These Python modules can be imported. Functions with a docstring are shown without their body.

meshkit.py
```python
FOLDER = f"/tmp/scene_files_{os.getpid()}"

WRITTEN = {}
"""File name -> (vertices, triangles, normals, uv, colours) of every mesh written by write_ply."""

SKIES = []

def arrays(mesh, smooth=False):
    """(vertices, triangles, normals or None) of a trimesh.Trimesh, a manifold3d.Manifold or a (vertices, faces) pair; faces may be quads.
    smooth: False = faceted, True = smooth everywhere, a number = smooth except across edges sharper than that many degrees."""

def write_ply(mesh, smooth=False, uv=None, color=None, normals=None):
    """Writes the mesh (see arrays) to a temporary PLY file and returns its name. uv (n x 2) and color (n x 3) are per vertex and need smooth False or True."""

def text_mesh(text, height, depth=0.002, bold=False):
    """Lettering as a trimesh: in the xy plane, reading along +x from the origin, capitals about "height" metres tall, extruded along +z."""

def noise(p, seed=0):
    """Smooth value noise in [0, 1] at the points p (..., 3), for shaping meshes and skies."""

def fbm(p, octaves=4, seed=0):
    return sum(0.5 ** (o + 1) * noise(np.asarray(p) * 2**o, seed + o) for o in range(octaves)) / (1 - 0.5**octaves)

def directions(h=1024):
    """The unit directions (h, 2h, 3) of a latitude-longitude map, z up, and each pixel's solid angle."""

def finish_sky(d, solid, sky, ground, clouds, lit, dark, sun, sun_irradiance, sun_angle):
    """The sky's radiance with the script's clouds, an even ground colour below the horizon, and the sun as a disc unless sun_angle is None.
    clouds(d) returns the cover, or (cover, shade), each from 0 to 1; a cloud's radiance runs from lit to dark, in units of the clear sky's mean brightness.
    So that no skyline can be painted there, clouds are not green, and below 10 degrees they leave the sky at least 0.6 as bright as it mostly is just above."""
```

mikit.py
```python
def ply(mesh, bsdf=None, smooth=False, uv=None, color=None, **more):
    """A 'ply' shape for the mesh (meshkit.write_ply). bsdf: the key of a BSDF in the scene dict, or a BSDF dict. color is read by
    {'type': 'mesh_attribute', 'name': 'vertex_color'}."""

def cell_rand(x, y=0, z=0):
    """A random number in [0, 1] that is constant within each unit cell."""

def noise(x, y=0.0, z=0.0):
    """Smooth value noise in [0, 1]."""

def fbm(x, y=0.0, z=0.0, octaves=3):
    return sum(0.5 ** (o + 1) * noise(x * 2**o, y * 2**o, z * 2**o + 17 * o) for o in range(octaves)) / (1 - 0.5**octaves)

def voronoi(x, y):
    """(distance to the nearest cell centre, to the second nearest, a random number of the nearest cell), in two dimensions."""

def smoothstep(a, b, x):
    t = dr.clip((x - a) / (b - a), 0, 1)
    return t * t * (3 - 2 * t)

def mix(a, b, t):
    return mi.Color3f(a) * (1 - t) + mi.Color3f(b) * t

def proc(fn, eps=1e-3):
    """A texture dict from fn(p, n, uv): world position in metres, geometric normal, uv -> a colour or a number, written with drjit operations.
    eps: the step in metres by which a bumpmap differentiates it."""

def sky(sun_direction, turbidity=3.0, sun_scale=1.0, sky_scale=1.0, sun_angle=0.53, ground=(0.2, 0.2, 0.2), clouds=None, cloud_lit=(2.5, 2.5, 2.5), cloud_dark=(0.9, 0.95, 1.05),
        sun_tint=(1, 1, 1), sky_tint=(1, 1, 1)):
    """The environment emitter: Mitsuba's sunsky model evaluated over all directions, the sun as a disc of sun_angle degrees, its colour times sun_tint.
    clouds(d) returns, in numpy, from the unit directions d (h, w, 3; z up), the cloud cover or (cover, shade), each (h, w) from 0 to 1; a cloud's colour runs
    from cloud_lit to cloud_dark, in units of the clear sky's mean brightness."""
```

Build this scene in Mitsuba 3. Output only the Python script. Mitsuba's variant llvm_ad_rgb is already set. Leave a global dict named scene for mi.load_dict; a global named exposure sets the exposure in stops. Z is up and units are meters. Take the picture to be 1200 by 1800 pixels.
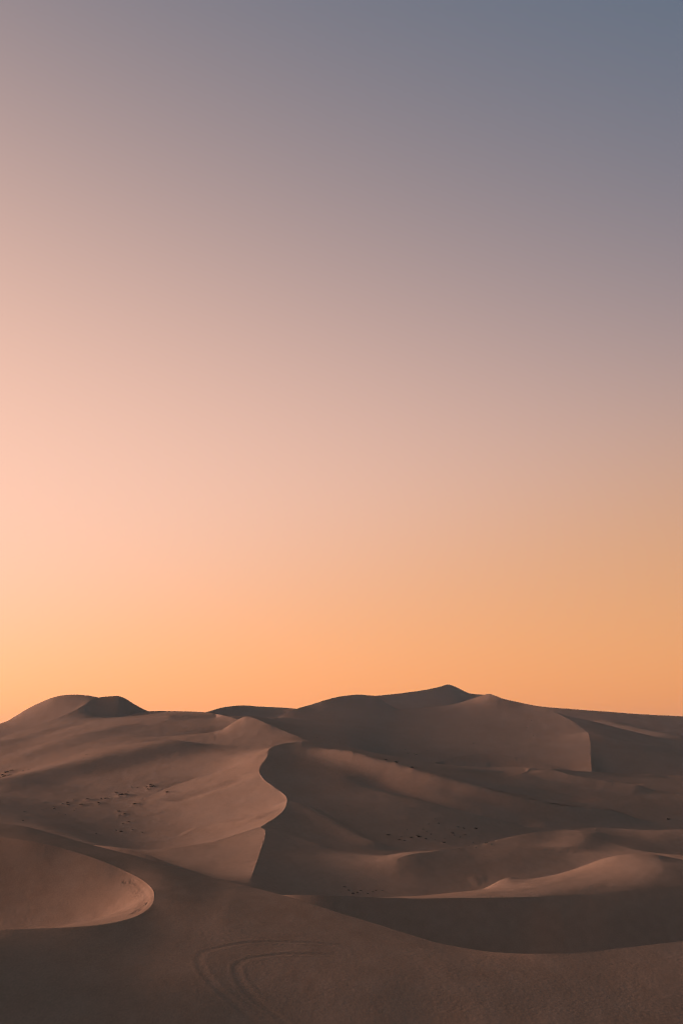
import math, random
import numpy as np, scipy.sparse as sp, scipy.sparse.linalg as sl
from scipy.spatial import Delaunay, cKDTree
import trimesh, mitsuba as mi, drjit as dr, mikit, meshkit

random.seed(7); RNG = np.random.default_rng(7)
scene, labels = {}, {}
T = mi.ScalarTransform4f

# ------------------------------------------------------------------ camera, sky, exposure
F, HOR = 2500.0, 1300.0            # focal length and row of the level horizon, in pixels of the 1200 x 1800 photograph
scene['camera'] = {'type': 'perspective', 'fov': 2 * math.degrees(math.atan(600 / F)), 'fov_axis': 'x', 'near_clip': 0.5, 'far_clip': 60000.0,
                   'principal_point_offset_y': (900 - HOR) / 1800.0,
                   'to_world': T().look_at(origin=[0, 0, 0], target=[0, 1, 0], up=[0, 0, 1])}
exposure = 0.0
HAZE = 0.000045                     # extinction of the dusty air, per metre
SUN_AZ, SUN_EL = -60.0, 5.0        # the low sun, a wide glow in the dust well beyond the left edge
_a, _e = math.radians(SUN_AZ), math.radians(SUN_EL)
SUN = [math.sin(_a) * math.cos(_e), math.cos(_a) * math.cos(_e), math.sin(_e)]
SKY_MEAN = 0.2308                  # mean brightness of the clear sky, the unit of the veil's colours


def dusk_veil(d):
    """High thin dust over the clear sky: thickening upwards, pink towards the glow and blue-grey away from it."""
    hd = d[..., :2] / np.maximum(np.linalg.norm(d[..., :2], axis=-1, keepdims=True), 1e-9)
    a = np.degrees(np.arccos(np.clip(hd[..., 0] * math.sin(_a) + hd[..., 1] * math.cos(_a), -1, 1)))
    e = np.degrees(np.arcsin(np.clip(d[..., 2], -1, 1)))
    edge = np.minimum(0.211 * a - 4.99, 10.7 - 0.24 * (a - 75))         # the dust reaches lowest near the glow and in the dim sky opposite it
    cover = 0.98 / (1 + np.exp(-(e - edge) / 2.05))
    shade = 0.096 + 0.904 / (1 + np.exp(-(e + 0.349 * a - 34.3) / 6.5))
    return cover, shade


scene['sky'] = mikit.sky(SUN, turbidity=3.0, sun_scale=4.4, sun_angle=13.0, sun_tint=(1.65, 3.05, 23.0), sky_tint=(12.2, 5.75, 3.8), clouds=dusk_veil, ground=(0.3, 0.17, 0.1),
                         cloud_lit=tuple(np.array([1.36, 0.785, 0.55]) / SKY_MEAN), cloud_dark=tuple(np.array([0.060, 0.124, 0.197]) / SKY_MEAN))

# ---------------- TERRAIN: dunes from traced crests, brinks and valley lines, each at its own distance
K1 = 8.0                            # sideways scale of the (bearing, log distance) chart in which the terrain is triangulated
SIDES = []
CURVES = []                         # (dune, chart points, heights, crease)


def spline(P, step):
    P = np.asarray(P, float)
    Q = np.stack([K1 * P[:, 0], np.log(P[:, 1])], 1)
    t = np.concatenate([[0], np.cumsum(np.maximum(np.linalg.norm(np.diff(Q, axis=0), axis=1), 1e-6))])
    from scipy.interpolate import PchipInterpolator, CubicSpline
    n = max(2, int(t[-1] / step) + 1)
    s = np.linspace(0, t[-1], n)
    return np.stack([PchipInterpolator(t, Q[:, 0])(s) if False else CubicSpline(t, Q[:, 0], bc_type='natural')(s),
                     CubicSpline(t, Q[:, 1], bc_type='natural')(s), PchipInterpolator(t, P[:, 2])(s)], 1)


def curve(dune, pts, crease=False, sides=(), z=False, step=0.008, hard=False):
    """pts: (column, row, distance), or (column, height, distance) when z; sides: (du, dlogD, rise) lines beside it, offset in chart units."""
    P = np.array([[(c - 600) / F, D, r if z else (HOR - r) / F * D] for c, r, D in pts], float)
    S = spline(P, step)
    CURVES.append((dune, S[:, :2], S[:, 2], crease, crease or hard or (z and dune != 'desert')))
    for du, ds, slope in sides:     # slope: fall in metres per metre walked in the plan from the line
        D = np.exp(S[:, 1]); q = S[:, :2] + [du, ds]
        D2 = np.exp(q[:, 1])
        run = np.hypot(q[:, 0] / K1 * D2 - S[:, 0] / K1 * D, D2 - D)
        SIDES.append((dune, q, S[:, 2] - slope * run, math.hypot(du, ds), len(CURVES)))


LEVELS = []
# --- near dune with the hollow on its left
curve('near', [(-260, 1410, 96), (-120, 1430, 92), (0, 1447, 89), (40, 1452, 88), (80, 1462, 87), (160, 1485, 84.5), (240, 1505, 81.5), (320, 1528, 78), (400, 1550, 74), (480, 1569, 69.5), (560, 1593, 64.5), (640, 1618, 60.5),
               (700, 1637, 57.5), (760, 1655, 55), (800, 1664, 54), (850, 1672, 53), (900, 1676, 52.3), (960, 1677, 52), (1020, 1674, 52.5), (1080, 1668, 53.5), (1150, 1660, 55), (1200, 1655, 56.5), (1350, 1640, 61), (1500, 1630, 66)],
      True, [(0, .10, .45), (0, -.05, -.02)])
curve('near', [(-450, 1470, 85), (-300, 1464, 84), (-100, 1466, 82.5), (0, 1472, 81), (60, 1480, 79.5), (120, 1494, 78), (180, 1514, 75.5), (230, 1536, 72.5), (258, 1553, 68.5), (270, 1568, 64.3), (269, 1586, 61), (255, 1602, 58), (230, 1614, 56), (180, 1625, 54), (100, 1631, 53), (0, 1635, 52), (-100, 1640, 51), (-300, 1655, 50), (-450, 1680, 49)], True)
curve('near', [(-550, 1640, 73), (-300, 1634, 72), (-100, 1631, 71), (0, 1628, 69.5), (60, 1627, 68.5), (120, 1622, 67.5), (170, 1613, 66.5), (205, 1602, 65.5), (235, 1588, 64.5)], hard=True)
curve('near', [(-300, 1640, 62), (0, 1650, 62), (120, 1642, 60.5), (200, 1626, 60), (240, 1607, 60)])
curve('near', [(-300, 1720, 44), (0, 1720, 44.5), (300, 1720, 45.5), (600, 1725, 46.7), (900, 1725, 46.8), (1200, 1720, 47), (1500, 1710, 47)])
curve('near', [(-300, 1800, 41), (0, 1800, 41.5), (600, 1800, 42.5), (1200, 1800, 42.2), (1500, 1800, 42)])
for D_, z_ in ((35, -9.1), (25, -8.5), (15, -7.4), (10, -6.4), (5, -5.0)):
    curve('near', [(-900, z_, D_), (600, z_, D_), (2100, z_, D_)], z=True, step=0.03)
# hidden trough behind it
curve('pit', [(240, -20, 121), (300, -19, 112), (420, -18, 97), (560, -17.6, 95), (700, -17.6, 95), (850, -17.5, 95), (1000, -17.4, 95), (1200, -17, 97), (1500, -16, 100)], z=True)
curve('left', [(-300, -19, 160), (0, -20, 140), (120, -20, 130), (200, -20, 124)], z=True)
# --- dune of the dark slip face
curve('pit', [(300, 1592, 124), (437, 1577, 113.5), (470, 1575, 111), (500, 1573.3, 109.3), (530, 1573, 108.5), (560, 1573.7, 108), (620, 1576, 108), (680, 1578, 108), (740, 1579.5, 108), (800, 1579, 108), (870, 1578, 108), (950, 1577, 108.5)], True, [(0, -.035, .5)])
curve('pit', [(950, 1577, 108.5), (1030, 1573, 109.5), (1110, 1565, 111), (1200, 1556, 113), (1350, 1545, 116), (1500, 1540, 118)], False, hard=True, sides= [(0, -.05, .42), (0, .04, .05)])
curve('pit', [(640, 1577.5, 116), (700, 1576.5, 117), (760, 1573, 119), (800, 1569, 121), (850, 1563, 124), (870, 1553, 126), (880, 1547, 127), (897, 1542.5, 128), (912, 1544, 129), (930, 1545, 129.5), (960, 1541, 130.5), (1000, 1531, 131), (1030, 1520, 131), (1060, 1509.5, 130), (1090, 1503.5, 129), (1120, 1502, 128), (1145, 1502.3, 127.5), (1158, 1504, 127)], True, [(0, .06, .3)])
curve('pit', [(1158, 1504, 127), (1161, 1510, 125), (1172, 1516, 123), (1200, 1520, 122), (1300, 1530, 121), (1500, 1540, 120)], True, [(.03, .01, .3)])
curve('pit', [(1000, 1542, 117), (1060, 1538, 113), (1130, 1530, 113), (1155, 1525, 115)])
curve('valley', [(620, -18.5, 150), (700, -17.6, 145), (860, -16, 148), (1000, -16, 152), (1100, -16, 155), (1200, -16, 156), (1500, -16, 150)], z=True)
# --- right dune behind it
curve('right', [(700, 1508, 190), (740, 1499, 194), (780, 1494, 199), (830, 1487, 206), (880, 1475, 215), (950, 1462, 226), (1000, 1457, 234), (1050, 1455, 240), (1090, 1457, 240), (1120, 1459, 238), (1200, 1458, 236), (1350, 1455, 234), (1500, 1455, 234)], True, [(0, .06, .25)])
curve('right', [(1046, 1457, 237), (1045, 1464, 230), (1053, 1474, 222), (1080, 1485, 212), (1110, 1492, 204), (1150, 1499, 196), (1190, 1503, 190), (1240, 1508, 184)], True, [(.03, .02, .34), (-.03, -.01, .10)])
curve('right', [(1090, 1470, 228), (1150, 1478, 222), (1200, 1481, 218), (1300, 1484, 216)])
curve('valley', [(560, 1535, 185), (640, 1531, 190), (720, 1528, 188), (800, 1526, 184), (880, 1530, 172)])
curve('valley', [(590, 1568, 162), (700, 1562, 163), (780, 1552, 164), (830, 1546, 163), (870, 1540, 160)])
curve('right', [(800, 1510, 188), (900, 1503, 194), (980, 1501, 196), (1030, 1500, 195)])
# --- central dune: winding crest, two lobes on its lit side
curve('centre', [(530, 1303, 420), (505, 1306, 415), (484, 1311, 408), (472, 1318, 399), (470.5, 1326, 391), (464, 1338, 376), (456.5, 1349, 363), (456, 1358, 352), (463, 1369, 340), (478, 1381, 325), (495, 1393, 309), (504, 1404, 292), (502, 1419, 276), (487, 1435, 259), (470, 1446, 246), (457, 1454, 238)],
      True, [(.05, -.012, .42), (-.05, .004, .16)])
curve('centre', [(457, 1454, 238), (464, 1458, 232), (466, 1468, 221), (460, 1488, 201), (452, 1512, 181), (444, 1535, 164), (437, 1554, 151)], True, [(.045, -.01, .45), (-.05, .004, .14)])
curve('centre', [(457, 1454, 238), (480, 1461, 240), (520, 1474, 236), (560, 1489, 225), (600, 1500, 215), (640, 1507, 203), (685, 1510, 193)])
curve('centre', [(504, 1404, 292), (530, 1418, 288), (560, 1435, 283), (590, 1454, 274), (620, 1472, 265), (650, 1486, 258), (690, 1495, 252), (740, 1497, 248)])
curve('centre', [(470, 1319, 399), (440, 1336, 393), (420, 1345, 396), (400, 1352, 399), (370, 1361, 401), (350, 1366, 401), (320, 1376, 395), (290, 1387, 383), (250, 1405, 362)], True, [(0, .05, .2)])
curve('centre', [(250, 1405, 362), (215, 1428, 330), (190, 1447, 304), (170, 1463, 276)])
curve('centre', [(400, 1402, 338), (350, 1422, 324), (300, 1446, 293), (250, 1466, 268)])
curve('centre', [(470, 1425, 279), (420, 1441, 268), (370, 1455, 260), (310, 1470, 250), (250, 1483, 240)])
curve('centre', [(457, 1454, 238), (430, 1462, 234), (400, 1472, 230), (370, 1480, 226), (320, 1488, 221), (270, 1494, 217)], True, [(0, .035, .18)])
curve('ridge', [(-500, 1475, 212), (-300, 1475, 205), (-100, 1490, 190), (40, 1488, 178), (75, 1486, 173), (110, 1485, 168), (140, 1484.5, 165), (175, 1486.5, 162), (205, 1490, 160), (240, 1497, 158), (310, 1522, 154), (360, 1538, 152), (395, 1552, 148), (437, 1570, 143)], True, [(0, -.05, .45), (0, .06, .2)])
curve('ridge', [(-300, -18, 240), (-100, -18, 230), (20, -17.5, 220), (100, -17, 210)], z=True)
curve('centre', [(400, 1505, 206), (340, 1510, 199), (300, 1512, 195)])
# basin floor right of it and the streaked right flank
curve('valley', [(690, 1502, 243), (720, 1494, 250), (760, 1482, 256), (830, 1478, 258), (880, 1470, 262)])
curve('middle', [(400, 1284, 528), (410, 1270, 527), (420, 1264, 524), (432, 1259.5, 520), (445, 1262, 512), (460, 1268, 502), (500, 1285, 480), (530, 1297, 462), (570, 1307, 458), (620, 1315, 455), (690, 1331, 450), (750, 1341, 445), (820, 1347, 440), (860, 1349, 436)], True, [(0, .04, .22)])
curve('middle', [(540, 1302, 434), (560, 1315, 414), (600, 1332, 396), (650, 1348, 386), (700, 1363, 378), (750, 1377, 370), (800, 1391, 362), (850, 1405, 352), (900, 1419, 342), (950, 1432, 332), (1000, 1441, 326), (1080, 1443, 322), (1200, 1445, 320), (1350, 1446, 320)], False, [(.03, -.02, .34)])
curve('middle', [(600, 1318, 440), (700, 1348, 412), (760, 1363, 402), (850, 1385, 388), (950, 1405, 370), (1050, 1418, 356), (1200, 1420, 350)])
curve('middle', [(600, 1400, 318), (700, 1430, 300), (800, 1450, 290), (900, 1458, 285)])
curve('middle', [(860, 1349, 436), (905, 1348, 430), (922, 1349, 424), (931, 1351, 418)], True)
curve('middle', [(931, 1351, 418), (926, 1356, 412), (910, 1361, 406), (890, 1366, 400)], True, [(.03, -.005, .35)])
curve('middle', [(931, 1351, 418), (960, 1358, 412), (987, 1366, 404), (1033, 1376, 396), (1100, 1386, 388), (1200, 1394, 380), (1350, 1400, 376)], True, [(0, .02, .1), (.0, -.03, .28)])
curve('middle', [(860, 1366, 404), (900, 1372, 398), (950, 1392, 382), (1050, 1403, 372), (1200, 1408, 368)])
curve('middle', [(931, 1350, 425), (980, 1354, 440), (1040, 1360, 450), (1100, 1362.5, 455), (1200, 1364, 455), (1350, 1366, 455)], True, [(0, .04, .25)])
curve('valley', [(900, -19.5, 275), (1000, -20, 270), (1100, -20, 268), (1200, -20, 266), (1500, -19, 266)], z=True)
# --- left hill
curve('left', [(-400, 1370, 900), (-150, 1325, 930), (-60, 1300, 930), (0, 1276, 928), (25, 1260, 924), (50, 1245, 918), (75, 1233, 910), (100, 1224, 902), (125, 1221, 895), (150, 1222, 888), (172, 1226, 882), (190, 1235, 880)], True, [(0, .06, .35)])
curve('left', [(-300, 1372, 580), (-100, 1330, 640), (0, 1297, 690), (50, 1280, 715), (100, 1262, 740), (125, 1252, 755), (146, 1240, 772), (162, 1230, 784), (180, 1225, 790), (207, 1223, 788), (216, 1226, 789), (240, 1240, 792), (260, 1250, 795)], True, [(0, .03, .3)])
curve('left', [(146, 1241, 769), (158, 1252, 763), (175, 1259, 760), (195, 1262, 762), (215, 1259.5, 768), (240, 1253.5, 782), (258, 1250.5, 793)], True, [(0, -.03, .08)])
curve('left', [(260, 1250, 795), (310, 1250, 750), (360, 1252, 680), (390, 1257, 630), (410, 1262, 600), (440, 1270, 580)], True, [(0, .05, .25)])
curve('left', [(370, 1274, 550), (380, 1281, 540), (392, 1283, 534), (400, 1284, 529)])
curve('left', [(-300, 1425, 480), (-100, 1406, 490), (0, 1386, 492), (60, 1375, 488), (130, 1356, 480), (200, 1341, 478), (300, 1320, 490), (400, 1300, 490), (470, 1293, 475)], False, [(0, -.03, .20)])
curve('left', [(0, 1340, 530), (100, 1316, 560), (200, 1294, 590), (300, 1276, 610)])
curve('left', [(-300, 1440, 455), (-100, 1428, 465), (0, 1418, 468), (60, 1413, 463), (120, 1408, 452), (200, 1396, 442), (280, 1382, 450), (340, 1370, 458)])
curve('basin', [(-300, 1450, 430), (0, 1435, 440), (100, 1431, 415), (180, 1428, 375), (235, 1414, 350)])
curve('basin', [(-300, 1460, 360), (0, 1446, 395), (60, 1450, 370), (110, 1457, 342), (150, 1463, 312)])
curve('left', [(-300, -16, 740), (-100, -12, 755), (0, -2.5, 762), (50, 2.5, 775), (100, 8, 792), (128, 12.5, 802)], z=True)
# --- far dunes
curve('back', [(470, 1262, 650), (480, 1263, 648), (500, 1264, 646), (520, 1263.5, 650), (545, 1261, 658), (575, 1257, 672), (607, 1248, 700), (640, 1240, 740)], False, [(0, .05, .16)])
curve('back', [(300, 1258, 640), (385, 1259, 640), (440, 1258.5, 645), (470, 1262, 650)], True, [(0, .05, .2)])
curve('back', [(470, 1268, 780), (495, 1257, 805), (515, 1248, 828), (530, 1243, 845), (545, 1239, 860), (570, 1231, 878), (600, 1224, 900), (630, 1221, 915), (657, 1223, 915), (675, 1233, 905), (700, 1247, 890)], True, [(0, .06, .3)])
curve('back', [(560, 1290, 580), (600, 1303, 552), (650, 1318, 530)])
curve('far', [(705, 1247, 880), (690, 1262, 850), (680, 1283, 800), (668, 1303, 745), (660, 1320, 700)])
curve('far', [(335, 1259, 885), (365, 1251, 915), (400, 1242, 975), (430, 1240, 1005), (460, 1242, 1020), (500, 1244, 1030), (530, 1247, 1035)], True, [(0, .06, .25)])
curve('far', [(600, 1232, 1250), (657, 1223.5, 1255), (700, 1219, 1265), (750, 1212, 1280), (775, 1206.5, 1292), (787, 1203, 1300), (800, 1207, 1300), (815, 1214.5, 1300), (826, 1219, 1300), (850, 1221, 1290), (900, 1232, 1250), (952, 1242, 1205), (1000, 1246, 1185), (1060, 1250.5, 1170), (1120, 1255, 1160), (1200, 1259, 1150), (1350, 1263, 1150), (1700, 1270, 1200)],
      True, [(0, .06, .3), (0, -.04, .3)])
curve('star', [(705, 1247, 880), (720, 1245, 885), (760, 1242.5, 890), (800, 1237, 896), (830, 1228, 902), (848, 1222, 902), (859, 1219.5, 900), (868, 1222, 893), (885, 1229, 880), (910, 1235.5, 868), (952, 1243, 845), (985, 1257, 812), (1010, 1270, 782), (1028, 1285, 748), (1036, 1300, 700), (1038, 1330, 622), (1040, 1362, 556)], True, [(-.04, 0, .16)])
curve('star', [(1042, 1297, 722), (1050, 1306, 695), (1060, 1319, 662), (1068, 1335, 628), (1072, 1352, 588)])
curve('star', [(960, 1298, 750), (860, 1302, 748), (760, 1302, 735)])
curve('star', [(980, 1345, 640), (900, 1328, 672), (820, 1324, 680), (740, 1328, 670), (690, 1328, 670)])
curve('lens', [(775, 1346, 549), (860, 1347, 551), (930, 1350, 541), (985, 1357, 525)], hard=True)
curve('lens', [(740, 1345, 520), (775, 1338, 552), (800, 1331, 560), (830, 1327, 562), (860, 1326, 561), (900, 1330, 556), (950, 1340, 546), (1000, 1353, 530), (1030, 1360, 522)], True, [(0, -.03, .3), (0, .03, .22)])
curve('far', [(1000, 1266, 830), (1040, 1266, 850), (1060, 1268, 850), (1093, 1276, 838), (1133, 1285, 822), (1200, 1297, 800), (1400, 1310, 790)], False, [(0, .05, .2), (0, -.05, .26)])
curve('far', [(1036, 1286, 758), (1053, 1294, 748), (1077, 1303, 738), (1110, 1310, 724), (1200, 1318, 715)])
curve('far', [(1060, -15.5, 590), (1200, -16, 590), (1400, -16, 590)], z=True)
curve('far', [(560, 0, 1060), (700, 2, 1080), (1000, 3, 980), (1300, 0, 960)], z=True)
curve('left', [(230, -4, 880), (290, -4, 820), (345, -5, 795), (400, -6, 790), (480, -6, 800)], z=True)
curve('lens', [(700, -13, 590), (900, -14, 590), (1000, -15, 580)], z=True)
curve('back', [(450, -8, 540), (550, -8, 510), (650, -10, 495), (800, -13, 485), (1000, -16, 490), (1400, -16, 500)], z=True)
# --- far sides and ends
curve('left', [(-500, -8, 1010), (-200, -5, 1030), (0, -4, 1040), (120, -3, 1030), (230, -5, 1000)], z=True)
curve('desert', [(-500, -8, 50), (-520, -9.5, 66), (-520, -9, 80), (-500, -10, 110), (-500, -15, 160), (-500, -19, 230), (-480, -18.5, 330), (-480, -15, 400), (-480, -9, 480), (-480, -6, 600), (-480, -9, 780), (-500, -10, 900), (-500, -6, 1100), (-500, -8, 1400)], z=True)
curve('desert', [(1700, -8, 55), (1700, -12, 90), (1700, -11, 110), (1700, -14, 160), (1700, -13, 215), (1700, -17, 300), (1700, -14, 450), (1700, -12, 700), (1700, 0, 900), (1700, 8, 1150), (1700, -5, 1450)], z=True)
curve('far', [(-300, -8, 1150), (0, -8, 1150), (300, -8, 1150), (600, -2, 1100)], z=True)
for c in (-580, -680, -780, -900, 1800, 1950, 2100):
    curve('desert', [(c, -5, 5), (c, -8, 20), (c, -9, 45), (c, -11 if c > 0 else -8.5, 110), (c, -15, 200), (c, -17, 300), (c, -15, 450), (c, -13, 700), (c, -10, 1000), (c, -14, 1400), (c, -16, 2200), (c, -16, 3000)], z=True, step=0.04)
curve('desert', [(-900, -16, 3000), (600, -16, 3000), (2100, -16, 3000)], z=True, step=0.04)
curve('desert', [(-900, -12, 1900), (0, -4, 1700), (600, 0, 1700), (1200, -2, 1700), (2100, -10, 1900)], z=True, step=0.04)


def solve_terrain(slopes=None):
    """Heights on a triangulation that follows the traced lines: least bending, free to fold along the crests."""
    del CURVES[NCURVES:]
    main = [c for c in CURVES]
    tree = cKDTree(np.concatenate([c[1] for c in main])); taken = None
    for dune, q, h, d0, _ in SIDES:                     # slope lines beside a crest stop where they would meet another line
        ok = tree.query(q)[0] > 0.8 * d0
        if taken is not None:
            ok &= cKDTree(taken).query(q)[0] > 0.02
        if ok.any():
            CURVES.append((dune, q[ok], h[ok], False, False))
            taken = q[ok] if taken is None else np.concatenate([taken, q[ok]])
    pts = np.concatenate([c[1] for c in CURVES]); hz = np.concatenate([c[2] for c in CURVES])
    cr = np.concatenate([np.full(len(c[1]), c[3]) for c in CURVES])
    hd = np.concatenate([np.full(len(c[1]), c[4]) for c in CURVES])
    order = np.argsort(-(2 * cr.astype(int) + hd), kind='stable'); pts, hz, cr, hd = pts[order], hz[order], cr[order], hd[order]
    keep = np.ones(len(pts), bool)                      # where two lines meet, one of them keeps its points
    for i, j in cKDTree(pts).query_pairs(0.0045):
        if keep[i] and keep[j]:
            keep[max(i, j)] = False
    pts, hz, cr, hd = pts[keep], hz[keep], cr[keep], hd[keep]
    lo, hi = np.log(5.0), np.log(3000.0)

    def hexgrid(x0, x1, y0, y1, h):
        ys = np.arange(y0, y1, h * 0.866); out = []
        for k, y in enumerate(ys):
            xs = np.arange(x0 + (k % 2) * h / 2, x1, h); out.append(np.stack([xs, np.full(len(xs), y)], 1))
        q = np.concatenate(out); return q + np.random.default_rng(3).uniform(-.15, .15, q.shape) * h
    fine = hexgrid(-0.275 * K1, 0.275 * K1, np.log(28.0), np.log(1450.0), FINE)
    coarse = hexgrid(-0.6 * K1, 0.6 * K1, lo, hi, 0.07)
    coarse = coarse[~((np.abs(coarse[:, 0]) < 0.275 * K1) & (coarse[:, 1] > np.log(28)) & (coarse[:, 1] < np.log(1450)))]
    fill = np.concatenate([fine, coarse])
    d, _ = cKDTree(pts).query(fill)
    fill = fill[d > 0.006]
    Q = np.concatenate([pts, fill]); n0 = len(pts)
    tri = Delaunay(Q).simplices
    D = np.exp(Q[:, 1]); X = Q[:, 0] / K1 * D
    XY = np.stack([X, D / 3.0], 1)                      # bending counts sideways more than along the view, as dunes lie here
    a, b, c = XY[tri[:, 0]], XY[tri[:, 1]], XY[tri[:, 2]]
    area2 = (b[:, 0] - a[:, 0]) * (c[:, 1] - a[:, 1]) - (b[:, 1] - a[:, 1]) * (c[:, 0] - a[:, 0])
    flip = area2 < 0; tri[flip] = tri[flip][:, [0, 2, 1]]
    good = np.abs(area2) > 1e-9
    tri = tri[good]; ar = np.abs(area2[good]) / 2
    n = len(Q)
    crest = np.zeros(n, bool); crest[:n0] = cr
    P = XY[tri]; e = [P[:, 2] - P[:, 1], P[:, 0] - P[:, 2], P[:, 1] - P[:, 0]]
    grad = np.stack([np.stack([-x[:, 1], x[:, 0]], 1) for x in e], 1) / (2 * ar)[:, None, None]      # slope of each corner's hat function
    he = np.concatenate([tri[:, [0, 1]], tri[:, [1, 2]], tri[:, [2, 0]]]); ft = np.tile(np.arange(len(tri)), 3)
    a_, b_ = he.min(1), he.max(1)
    o = np.lexsort((b_, a_)); a_, b_, ft = a_[o], b_[o], ft[o]
    k = np.nonzero((a_[1:] == a_[:-1]) & (b_[1:] == b_[:-1]) & ~(crest[a_[1:]] & crest[b_[1:]]))[0]
    thin = ar < 0.02 * np.max([(x ** 2).sum(1) for x in e], axis=0)
    k = k[~(thin[ft[k]] | thin[ft[k + 1]])]
    f1, f2, ev = ft[k], ft[k + 1], XY[b_[k]] - XY[a_[k]]
    ln = np.linalg.norm(ev, axis=1); nv = np.stack([-ev[:, 1], ev[:, 0]], 1) / ln[:, None]
    wt = np.sqrt(0.75 * ln ** 2 / (ar[f1] + ar[f2]))
    rows = np.repeat(np.arange(len(k)), 3)
    R = sp.csr_matrix((np.concatenate([((grad[f1] @ nv[:, :, None])[:, :, 0] * wt[:, None]).ravel(), -((grad[f2] @ nv[:, :, None])[:, :, 0] * wt[:, None]).ravel()]),
                       (np.concatenate([rows, rows]), np.concatenate([tri[f1].ravel(), tri[f2].ravel()]))), (len(k), n))
    tens = ar / (np.where(np.abs(Q[tri, 0].mean(1)) < 0.275 * K1, TENSION, TENSION / 3) * D[tri].mean(1)) ** 2
    G = sp.csr_matrix(((np.sqrt(tens)[:, None, None] * grad).transpose(0, 2, 1).ravel(), (np.repeat(np.arange(2 * len(tri)), 3), np.repeat(tri, 2, axis=0).ravel())), (2 * len(tri), n))
    E = (R.T @ R + G.T @ G).tocsc()
    m = np.bincount(tri.ravel(), np.repeat(ar / 3, 3), n)
    rhs0 = np.zeros(n)
    hold = np.zeros(n); hold[:n0] = np.where(hd, 0, m[:n0] / (SOFT * D[:n0]) ** 4)         # lines other than crests may give a little
    E = E + sp.diags(hold); rhs0[:n0] += hold[:n0] * hz
    if slopes is not None:          # slopes towards the light, read off the photograph
        on, want, ww = slopes(Q, tri, D, crest)
        wt2 = np.sqrt(ar[on]) / (SLOPE * D[tri[on]].mean(1)) * ww
        co = (grad[on] @ np.array([-_lx, -_ly / 3.0])) * wt2[:, None]
        S2 = sp.csr_matrix((co.ravel(), (np.repeat(np.arange(len(on)), 3), tri[on].ravel())), (len(on), n))
        E = E + S2.T @ S2; rhs0 += S2.T @ (want * wt2)
    E = E.tocsc()
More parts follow.
